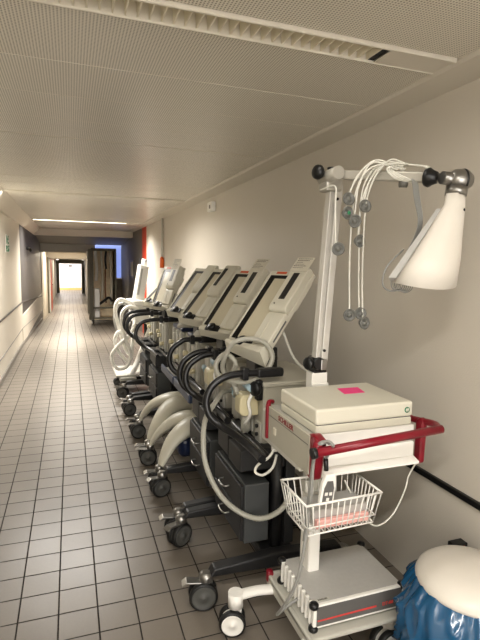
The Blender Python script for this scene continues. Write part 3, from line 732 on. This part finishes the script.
for i in range(6):
    k = i*.0045
    tube(bm, [(1.11+k, 1.40, 1.80-k*.5), (1.125+k, 1.40, 1.73), (1.15+k*.8, 1.405, 1.66), (1.14+k*.8, 1.41, 1.60), (1.10+k, 1.41, 1.53), (1.06+k*1.2, 1.41, 1.47), (1.06+k*2, 1.41, 1.425-k*.6), (1.09+k*2, 1.40, 1.42), (1.10+k*1.5, 1.395, 1.46)], .0018, 7, 6)
tube(bm, [(1.10, 1.41, 1.56), (1.035, 1.41, 1.50), (1.02, 1.41, 1.44), (1.05, 1.41, 1.415), (1.10, 1.41, 1.42)], .003, 7, 6)
obj('lead_bundle', bm, M['cableg'], cn, True)
# suction electrode leads over the boom
leads = [
 ([(.958,1.77,1.80),(.962,1.66,1.80),(.944,1.62,1.72),(.945,1.61,1.60),(.946,1.60,1.575)], (.947,1.595,1.562)),
 ([(1.15,1.50,1.845),(1.10,1.56,1.885),(1.05,1.60,1.865),(1.015,1.62,1.80),(.998,1.62,1.76)], (.990,1.61,1.747)),
 ([(1.14,1.50,1.85),(1.08,1.57,1.89),(1.03,1.61,1.84),(1.0,1.62,1.76),(.985,1.61,1.71)], (.981,1.60,1.695)),
 ([(1.13,1.51,1.85),(1.07,1.58,1.882),(1.03,1.60,1.80),(1.017,1.60,1.70)], (1.013,1.595,1.667)),
 ([(1.15,1.49,1.85),(1.10,1.55,1.88),(1.065,1.58,1.82),(1.05,1.59,1.75)], (1.047,1.585,1.721)),
 ([(1.14,1.49,1.86),(1.09,1.56,1.875),(1.05,1.60,1.80),(1.038,1.60,1.68),(1.036,1.60,1.62)], (1.036,1.595,1.593)),
 ([(1.13,1.50,1.87),(1.06,1.58,1.86),(1.02,1.61,1.76),(1.009,1.61,1.55),(1.012,1.60,1.34)], (1.012,1.60,1.312)),
 ([(1.14,1.48,1.865),(1.09,1.55,1.87),(1.045,1.60,1.74),(1.045,1.60,1.50),(1.055,1.60,1.34)], (1.056,1.595,1.315)),
 ([(1.15,1.48,1.865),(1.10,1.53,1.88),(1.056,1.58,1.76),(1.055,1.59,1.50),(1.066,1.59,1.31)], (1.068,1.585,1.280)),
]
for i, (pts, e) in enumerate(leads):
    bm = newbm(); tube(bm, pts+[e], .0032, 7, 8)
    ld = obj('electrode_lead', bm, M['cable'], ct, True)
    bm = newbm(); dd = Vector((-.3+.25*(i % 3), -1, .15*((i*2) % 3-1))).normalized()
    lathe(bm, [(0, -.017), (.013, -.014), (.018, -.004), (.023, .002), (.025, .009), (.020, .011), (.017, .004), (.010, .003), (.009, .010), (0, .011)], AX(e, dd), 18)
    obj('suction_cup', bm, M['electrode'], ld, True)
    if i == 2:
        bm = newbm(); lathe(bm, [(0, 0), (.007, .001), (.007, .006), (0, .007)], AX(Vector(e)+dd*.009, dd), 12); obj('green_centre', bm, M['green'], ld, True)
bm = newbm()
for k in range(4): tube(bm, [(1.165+.006*k, 1.46, 1.80), (1.12+.006*k, 1.50-.01*k, 1.815), (1.10+.008*k, 1.53, 1.85), (1.125+.01*k, 1.52, 1.868), (1.16+.01*k, 1.47, 1.862), (1.185+.005*k, 1.42, 1.845), (1.20, 1.40, 1.80)], .0034, 7, 6)
obj('lead_coil', bm, M['cable'], ct, True)
bm = newbm(); cyl(bm, (1.135, 1.50, 1.80), (1.16, 1.49, 1.80), .015); obj('cable_clip', bm, M['electrode'], ct, True)

# ------------------------------------------------------------------ ECG recorder on the cart
rec = thing('ecg_recorder', 'flat off-white recorder case with a bright pink sticky note on its lid', 'medical device', (1.0, 1.59, .905))
bm = newbm(); box(bm, .80, 1.205, 1.442, 1.742, .907, .938, .006, 3); obj('lower_case', bm, M['casew'], rec, True)
bm = newbm(); box(bm, .798, 1.207, 1.440, 1.744, .940, .998, .009, 3); ld = obj('lid', bm, M['casew'], rec, True)
bm = newbm(); box(bm, .806, 1.20, 1.446, 1.738, .936, .942); obj('seam', bm, M['dgrey'], rec, True)
bm = newbm(); prism(bm, [(1.005, 1.595), (1.098, 1.595), (1.115, 1.672), (1.02, 1.676)], .9985, .9995, 'Z'); obj('sticky_note', bm, M['pink'], ld, True)
bm = newbm(); lathe(bm, [(.0, 0), (.0115, 0), (.0115, .003), (.009, .004), (.0085, .0015), (0, .0015)], AX((1.180, 1.4405, .967), (0, -1, 0)), 8); box(bm, 1.179, 1.181, 1.437, 1.44, .96, .974); obj('round_badge', bm, M['green'], ld, True)
bm = newbm(); lathe(bm, [(0, 0), (.008, 0), (.008, .002), (0, .003)], AX((1.180, 1.4395, .967), (0, -1, 0)), 12); obj('badge_face', bm, M['casew'], ld, True)

# ------------------------------------------------------------------ vacuum pump on the lower shelf
pu = thing('pump_unit', 'low grey metal pump unit with black rubber corners on the bottom shelf', 'medical device', (.97, 1.53, .203))
bm = newbm(); box(bm, .795, 1.165, 1.395, 1.665, .218, .302, .003); pc = obj('casing', bm, M['lgrey'], pu, True)
bm = newbm()
for k in range(9):
    y_ = 1.405+k*.030
    box(bm, .782, .797, y_, y_+.012, .216, .303, .003)
obj('cooling_fins', bm, M['white'], pc, True)
bm = newbm(); box(bm, .785, 1.17, 1.380, 1.396, .214, .303, .004); pf = obj('front_frame', bm, M['white'], pu, True)
bm = newbm(); box(bm, .797, 1.16, 1.3785, 1.382, .224, .297, .001); obj('front_panel', bm, M['dgrey'], pf, True)
bm = newbm(); prism(bm, [(.80, .243), (1.045, .243), (1.045, .250), (.80, .248)], 1.3770, 1.3790); obj('red_stripe', bm, M['redline'], pf, True)
Tt = Matrix(((1,0,0,1.095),(0,0,-1,1.3775),(0,1,0,.248),(0,0,0,1)))
textmesh('red_lettering', 'DT-80', .018, Tt, M['redline'], pf, bold=.0003)
Tt = Matrix(((1,0,0,.832),(0,1,0,1.405),(0,0,1,.3045),(0,0,0,1)))
bm = newbm(); box(bm, .80, .86, 1.398, 1.412, .302, .3035); obj('name_plate', bm, M['greyw'], pc, True)
textmesh('plate_lettering', 'SCHILLER', .009, Tt, M['ink'], pc, bold=.0002, depth=.0002)
bm = newbm()
for x_, y_ in ((.79, 1.39), (1.165, 1.39), (.79, 1.665), (1.165, 1.665)):
    for z_ in (.203, .290): bm = newbm(); lathe(bm, [(0, 0), (.0155, 0), (.0175, .004), (.0175, .014), (.013, .02), (0, .021)], Matrix.Translation((x_, y_, z_)), 14); obj('rubber_foot', bm, M['black'], pu, True)

# things in and on the cart
single('paper_pack', box(newbm(), .765, .975, 1.37, 1.475, .612, .668, .003, 2, Matrix.Translation((0, 0, 0))), M['lgrey'], (.87, 1.42, .61), 'grey pad of recording paper lying in the wire basket', 'paper')
single('paper_roll_box', box(newbm(), .765, .97, 1.349, 1.367, .612, .642, .003), M['pinkp'], (.87, 1.36, .61), 'pale pink strip of chart paper at the front of the wire basket', 'paper')
rm = thing('remote_handset', 'small white handset with grey keypad hanging from the crimson handle', 'handset', (.80, 1.30, .70))
Tr = Matrix.Translation((.782, 1.33, .715)) @ Matrix.Rotation(R(4), 4, 'Y') @ Matrix.Rotation(R(6), 4, 'X')
bm = newbm(); prism(bm, [(-.026, 0), (.026, 0), (.025, .075), (.017, .108), (-.017, .108), (-.025, .075)], -.009, .009, 'Y', Tr, .004); rb = obj('body', bm, M['white'], rm, True)
bm = newbm(); prism(bm, [(-.019, .004), (.019, .004), (.018, .06), (.010, .085), (-.010, .085), (-.018, .06)], -.0105, -.0088, 'Y', Tr); obj('keypad', bm, M['dgrey'], rb, True)
bm = newbm()
for x_, z_ in ((-.008, .034), (.008, .034), (0, .014)): box(bm, x_-.005, x_+.005, -.0120, -.0104, z_, z_+.011, 0, 1, Tr)
obj('button', bm, M['white'], rb, True)
bm = newbm(); tube(bm, [(.790, 1.345, .82), (.790, 1.35, .86)], .008, 10, 0); obj('strain_relief', bm, M['black'], rm, True)
bm = newbm(); tube(bm, [(.790, 1.35, .86), (.795, 1.325, .905), (.785, 1.30, .925), (.775, 1.32, .932), (.755, 1.34, .915), (.742, 1.345, .86), (.735, 1.345, .72), (.710, 1.335, .545), (.69, 1.34, .44), (.672, 1.38, .34), (.68, 1.46, .24), (.74, 1.5, .23), (.782, 1.5, .25)], .0055, 9, 10)
tube(bm, [(.80, 1.35, .91), (.778, 1.33, .925), (.755, 1.335, .915), (.745, 1.35, .87), (.735, 1.36, .70), (.72, 1.35, .58)], .0055, 9, 8)
obj('cord', bm, M['cableg'], rm, True)
bm = newbm(); tube(bm, [(1.225, 1.42, .77), (1.215, 1.45, .70), (1.20, 1.45, .64), (1.15, 1.45, .55), (1.085, 1.45, .517), (1.03, 1.45, .55), (.99, 1.45, .61), (.93, 1.45, .72)], .0032, 8, 10)
single('thin_cable', bm, M['cable'], (1.1, 1.45, .55), 'thin pale cable hanging from the right of the cart to the basket', 'cable')
bm = newbm(); tube(bm, [(.782, 1.74, .76), (.755, 1.74, .715), (.70, 1.73, .69), (.687, 1.72, .665), (.72, 1.72, .65), (.765, 1.73, .67), (.787, 1.74, .72)], .0055, 9, 10)
pl = single('power_lead', bm, M['cable'], (.75, 1.73, .7), 'short grey looped lead hanging behind the lettered side panel', 'cable')
bm = newbm(); box(bm, .765, .80, 1.73, 1.752, .735, .78, .006, 2); bmesh.ops.transform(bm, matrix=Matrix.Translation((-.75, -1.73, -.7)), verts=bm.verts); obj('plug', bm, M['white'], pl)

# ------------------------------------------------------------------ waste bin
bn = thing('waste_bin', 'round bin with white domed lid and crumpled blue bag in the near corner', 'bin', (1.30, 1.20, 0))
bm = newbm(); lathe(bm, [(0, 0), (.12, 0), (.13, .02), (.15, .36), (.15, .38), (0, .38)], Matrix.Translation((1.30, 1.20, 0)), 28); obj('bin_body', bm, M['lidw'], bn, True)
cx, cy = 1.30, 1.20
bm = newbm()
n1, n2 = 180, 60
rg = []
for j in range(n2):
    q = j/(n2-1)
    z = .415-.36*q
    row = []
    for k in range(n1):
        a = 2*PI*k/n1
        prof = .178+.082*math.sin(min(1, q*2.6)*PI/2)-.02*q
        v = Vector((math.cos(a)*1.3, math.sin(a)*1.3, q*1.6))
        w1 = noise.noise(v*1.3+Vector((2, 7, 1)))
        rd = 1-abs(noise.noise(Vector((math.cos(a)*2.4+w1, math.sin(a)*2.4, q*1.1+w1*1.5))))*3.0
        r2_ = 1-abs(noise.noise(Vector((math.cos(a)*4.4+w1, math.sin(a)*4.4-w1, q*1.5+4))))*3.2
        cr = .022*max(0, rd)**1.5+.014*max(0, r2_)**1.5+.03*w1
        amp = min(1, .15+q*2.6)
        gather = .0045*math.sin(a*23+math.sin(a*5)*2+w1*4)*max(0, 1-q*3)
        r_ = prof+(cr-.018)*amp+gather
        x_ = cx+math.cos(a)*r_; x_ = min(x_, XR-.004); y_ = cy+math.sin(a)*r_
        if x_ < 1.225 and z < .33: y_ = min(y_, 1.338)
        row.append(bm.verts.new((x_, y_, z+.010*noise.noise(v*2.0))))
    rg.append(row)
for j in range(n2-1):
    for k in range(n1):
        f = bm.faces.new([rg[j][k], rg[j][(k+1) % n1], rg[j+1][(k+1) % n1], rg[j+1][k]]); f.smooth = True
inner = [bm.verts.new((cx+math.cos(2*PI*k/n1)*.155, cy+math.sin(2*PI*k/n1)*.155, .412)) for k in range(n1)]
for k in range(n1): bm.faces.new([inner[k], inner[(k+1) % n1], rg[0][(k+1) % n1], rg[0][k]])
bmesh.ops.recalc_face_normals(bm, faces=bm.faces)
obj('blue_bag', bm, M['bluebag'], bn, True)
bm = newbm(); lathe(bm, [(0, .405), (.178, .400), (.184, .405), (.185, .414), (.178, .430), (.155, .450), (.115, .468), (.07, .478), (.03, .481), (0, .481)], Matrix.Translation((cx, cy, 0)), 56); obj('lid', bm, M['lidw'], bn, True)

# ------------------------------------------------------------------ things on the walls
s = thing('wall_socket', 'small black fitting with an orange mark low on the right wall', 'socket', (XR-.05, 1.44, .358))
bm = newbm(); box(bm, XR-.068, XR, 1.42, 1.46, .358, .386, .004, 2); sb = obj('housing', bm, M['black'], s, True)
bm = newbm(); box(bm, XR-.042, XR-.018, 1.418, 1.421, .368, .378, .0005); obj('indicator', bm, M['orange'], sb, True)
s = thing('wall_sensor', 'small white sensor box high on the right wall under the ceiling', 'sensor', (XR, 5.2, 2.1))
bm = newbm(); box(bm, XR-.055, XR, 5.12, 5.28, 2.06, 2.165, .01, 3); sb = obj('box', bm, M['white'], s, True)
bm = newbm(); box(bm, XR-.057, XR-.05, 5.15, 5.2, 2.09, 2.13, .002); obj('lens', bm, M['dgrey'], sb, True)
s = thing('wall_pipe', 'thin vertical grey pipe with an orange sleeve on the right wall', 'pipe', (XR-.03, 8.2, 1.2))
bm = newbm(); cyl(bm, (XR-.03, 8.2, 1.50), (XR-.03, 8.2, 2.24), .020); pp = obj('pipe', bm, M['greyw'], s, True)
bm = newbm(); cyl(bm, (XR-.035, 8.2, 1.40), (XR-.035, 8.2, 1.55), .036); lathe(bm, [(.036, 0), (.02, .04), (0, .041)], Matrix.Translation((XR-.035, 8.2, 1.55)), 14); obj('sleeve', bm, M['orangep'], s, True)
s = thing('wall_notice', 'narrow framed notice on the grey right wall beyond the red stripe', 'notice', (XR, 12.5, 1.1))
bm = newbm(); box(bm, XR-.02, XR, 12.3, 12.9, 1.08, 1.53, .004); nf = obj('frame', bm, M['dgrey'], s, True)
bm = newbm(); box(bm, XR-.024, XR-.019, 12.36, 12.84, 1.12, 1.49); obj('sheet', bm, M['paper'], nf, True)
s = thing('switch_plate', 'small dark switch plate beside the red stripe', 'switch', (XR, 11.1, 1.3))
bm = newbm(); box(bm, XR-.02, XR, 11.05, 11.2, 1.38, 1.58, .004); obj('plate', bm, M['dgrey'], s, True)
# escape-route signs on the left wall
s = thing('escape_sign', 'green and white escape signs stacked on the left wall', 'sign', (XL, 7.4, 1.6))
bm = newbm(); box(bm, XL, XL+.006, 7.28, 7.58, 1.70, 1.83, .001); box(bm, XL, XL+.006, 7.22, 7.60, 1.59, 1.695, .001); sg = obj('sign_plate', bm, M['white'], s, True)
bm = newbm()
for (a, b_, c_, d_2) in ((7.30,7.36,1.71,1.82),(7.38,7.42,1.73,1.80),(7.44,7.56,1.71,1.735),(7.46,7.54,1.76,1.79),(7.48,7.56,1.80,1.825),(7.24,7.30,1.60,1.685),(7.32,7.40,1.64,1.68),(7.36,7.44,1.60,1.63),(7.46,7.50,1.60,1.69),(7.52,7.58,1.61,1.65),(7.53,7.59,1.665,1.69)):
    box(bm, XL+.005, XL+.008, a, b_, c_, d_2)
obj('running_man_symbol', bm, M['green'], sg, True)
s = single('wall_fitting', lathe(newbm(), [(0, 0), (.03, .0), (.04, .03), (.02, .05), (0, .05)], AX((XL, 10.6, 1.72), (1, 0, 0)), 14), M['black'], (XL, 10.6, 1.72), 'small black fitting high on the dark left wall, nearer one of the pair', 'wall fitting', 'pair of black wall fittings')
s = single('wall_fitting', lathe(newbm(), [(0, 0), (.03, .0), (.04, .03), (.02, .05), (0, .05)], AX((XL, 11.3, 1.70), (1, 0, 0)), 14), M['black'], (XL, 11.3, 1.70), 'small black fitting high on the dark left wall, farther one of the pair', 'wall fitting', 'pair of black wall fittings')

# ------------------------------------------------------------------ cabinet standing open far down on the right
yc = 13.4; z0 = fz(13.4)
cb = thing('storage_cabinet', 'tall dark steel cabinet on wheels standing open by the right wall', 'cabinet', (.85, yc+.3, z0))
bm = newbm()
for x_ in (.55, 1.15):
    for y_ in (yc, yc+.62): box(bm, x_-.025, x_+.025, y_, y_+.04, z0+.12, 1.80, .004)
for z_ in (z0+.14, z0+.42, 1.76): 
    box(bm, .53, 1.17, yc, yc+.04, z_, z_+.045, .004)
box(bm, .53, 1.17, yc, yc+.66, 1.79, 1.83, .004)
obj('frame', bm, M['locker'], cb, True)
bm = newbm(); box(bm, .53, 1.17, yc+.62, yc+.66, z0+.12, 1.8); box(bm, .58, 1.12, yc+.02, yc+.62, z0+.12, z0+.14); obj('lining', bm, M['lockin'], cb, True)
bm = newbm(); box(bm, .42, .47, yc-.3, yc+.3, z0+.3, 1.78, .006); box(bm, .455, .53, yc-.02, yc+.4, z0+.12, 1.8, .004); dd_ = obj('door', bm, M['locker'], cb, True)
bm = newbm(); box(bm, .405, .42, yc-.2, yc-.16, .5, .7, .003); obj('handle', bm, M['steel'], dd_, True)
for x_, y_ in ((.56, yc+.03), (1.13, yc+.03), (.56, yc+.6), (1.13, yc+.6)):
    bm = newbm(); cyl(bm, (x_-.02, y_, z0+.055+0), (x_+.02, y_, z0+.055), .05); box(bm, x_-.025, x_+.025, y_-.015, y_+.015, z0+.06, z0+.13, .003); obj('castor', bm, M['black'], cb, True)
items = [('hanging_tube', 'pale tube hanging in the far cabinet, left of the black strap', M['white'], .66, .04, .95, 1.66), ('hanging_tube', 'cream tube hanging in the middle of the far cabinet', M['cream'], .81, .028, .45, 1.7), ('hanging_tube', 'pale tube hanging at the right of the far cabinet', M['paper'], 1.05, .04, .3, 1.6)]
for nm_, lb_, m_, x_, r_, za, zb_ in items:
    bm = newbm(); tube(bm, [(x_, yc+.35, za), (x_+.02, yc+.33, (za+zb_)/2), (x_-.01, yc+.35, zb_), (x_, yc+.4, 1.76)], r_, 10, 5); single(nm_, bm, m_, (x_, yc+.35, za), lb_, 'tube', 'tubes in the far cabinet')
bm = newbm(); tube(bm, [(.92, yc+.2, 1.76), (.9, yc+.2, 1.5), (.92, yc+.2, 1.28)], .055, 10, 4, True, .5); single('black_bag', bm, M['black'], (.9, yc+.2, 1.3), 'black pouch hanging from the top of the far cabinet', 'pouch')
bm = newbm(); tube(bm, [(.90, yc+.25, 1.3), (.89, yc+.25, .8), (.91, yc+.25, .35)], .018, 8, 4); single('brown_strap', bm, M['wood'], (.9, yc+.25, .35), 'brown strap hanging under the black pouch in the far cabinet', 'strap')
bm = newbm(); box(bm, .60, .74, yc+.15, yc+.45, z0+.14, z0+.95, .02, 2); single('pale_carton', bm, M['white'], (.68, yc+.3, z0+.16), 'pale upright carton at the lower left inside the far cabinet', 'carton')
bm = newbm(); tube(bm, [(.72, yc+.2, .32), (.85, yc+.15, .42), (.98, yc+.2, .5), (1.08, yc+.2, .40)], .035, 8, 5); single('dark_coil', bm, M['black'], (.9, yc+.2, .3), 'dark coiled hose low inside the far cabinet', 'hose')

# ------------------------------------------------------------------ lights
def area(name, loc, rot, sx, sy, power, col, spread=180):
    d = bpy.data.lights.new(name, 'AREA'); d.shape = 'RECTANGLE'; d.size = sx; d.size_y = sy; d.energy = power; d.color = col
    d.spread = R(spread)
    o = bpy.data.objects.new(name, d); C.objects.link(o); o.location = loc; o.rotation_euler = rot; return o
warm = (1, .90, .74); neut = (1, .95, .87)
area('light_strip_far', (.22, 9.72, 2.22), (0, 0, 0), 1.5, .1, 36, neut, 150)
area('light_strip_near', (.18, 1.522, 2.225), (0, 0, 0), 1.6, .1, 1.5, (1, .94, .85), 170)
area('light_strip_middle', (-.05, 5.82, 2.225), (0, 0, 0), 1.2, .05, 21, (1, .96, .9), 165)
area('fill_strip_overhead', (-.1, -.1, 2.225), (0, 0, 0), 1.1, .1, 11, (1, .965, .91), 175)  # unseen strip above the camera, added to brighten the near end; no fixture
area('light_passage', (-.2, 17.2, 1.78), (0, 0, 0), 1.0, .15, 26, warm)
area('light_passage_far', (-.1, 22.5, 1.54), (0, 0, 0), 1.2, .15, 26, warm)
area('light_passage_mid', (-.1, 28.5, 1.54), (0, 0, 0), 1.2, .15, 14, warm)
area('light_end_room', (-.2, 36.4, 1.54), (0, 0, 0), 1.4, 1.4, 12, (1, .96, .94))
w = bpy.data.worlds.new('world'); sc.world = w; w.use_nodes = True
w.node_tree.nodes['Background'].inputs[0].default_value = (1, .955, .9, 1); w.node_tree.nodes['Background'].inputs[1].default_value = 1.7

# ------------------------------------------------------------------ camera
f, yaw, pi_, ro = 480.26, .3398, .1172, -.0190
cyy, sy_ = math.cos(yaw), math.sin(yaw); cp, sp = math.cos(pi_), math.sin(pi_); cr, sr = math.cos(ro), math.sin(ro)
Rv = Vector((cyy, -sy_, 0)); F0 = Vector((sy_, cyy, 0)); Z = Vector((0, 0, 1))
F = cp*F0-sp*Z; U = sp*F0+cp*Z
Rr = cr*Rv-sr*U; Ur = sr*Rv+cr*U
cam = bpy.data.cameras.new('camera'); co = bpy.data.objects.new('camera', cam); C.objects.link(co)
Mx = Matrix((( Rr.x, Ur.x, -F.x, 0), (Rr.y, Ur.y, -F.y, 0), (Rr.z, Ur.z, -F.z, 1.5), (0, 0, 0, 1)))
co.matrix_world = Mx
cam.sensor_fit = 'HORIZONTAL'; cam.sensor_width = 36; cam.lens = 36*f/480; cam.clip_end = 200; cam.clip_start = .02
sc.camera = co
vs = sc.view_settings; vs.view_transform = 'Standard'; vs.look = 'None'; vs.gamma = 1; vs.use_curve_mapping = False; vs.exposure = 1.95
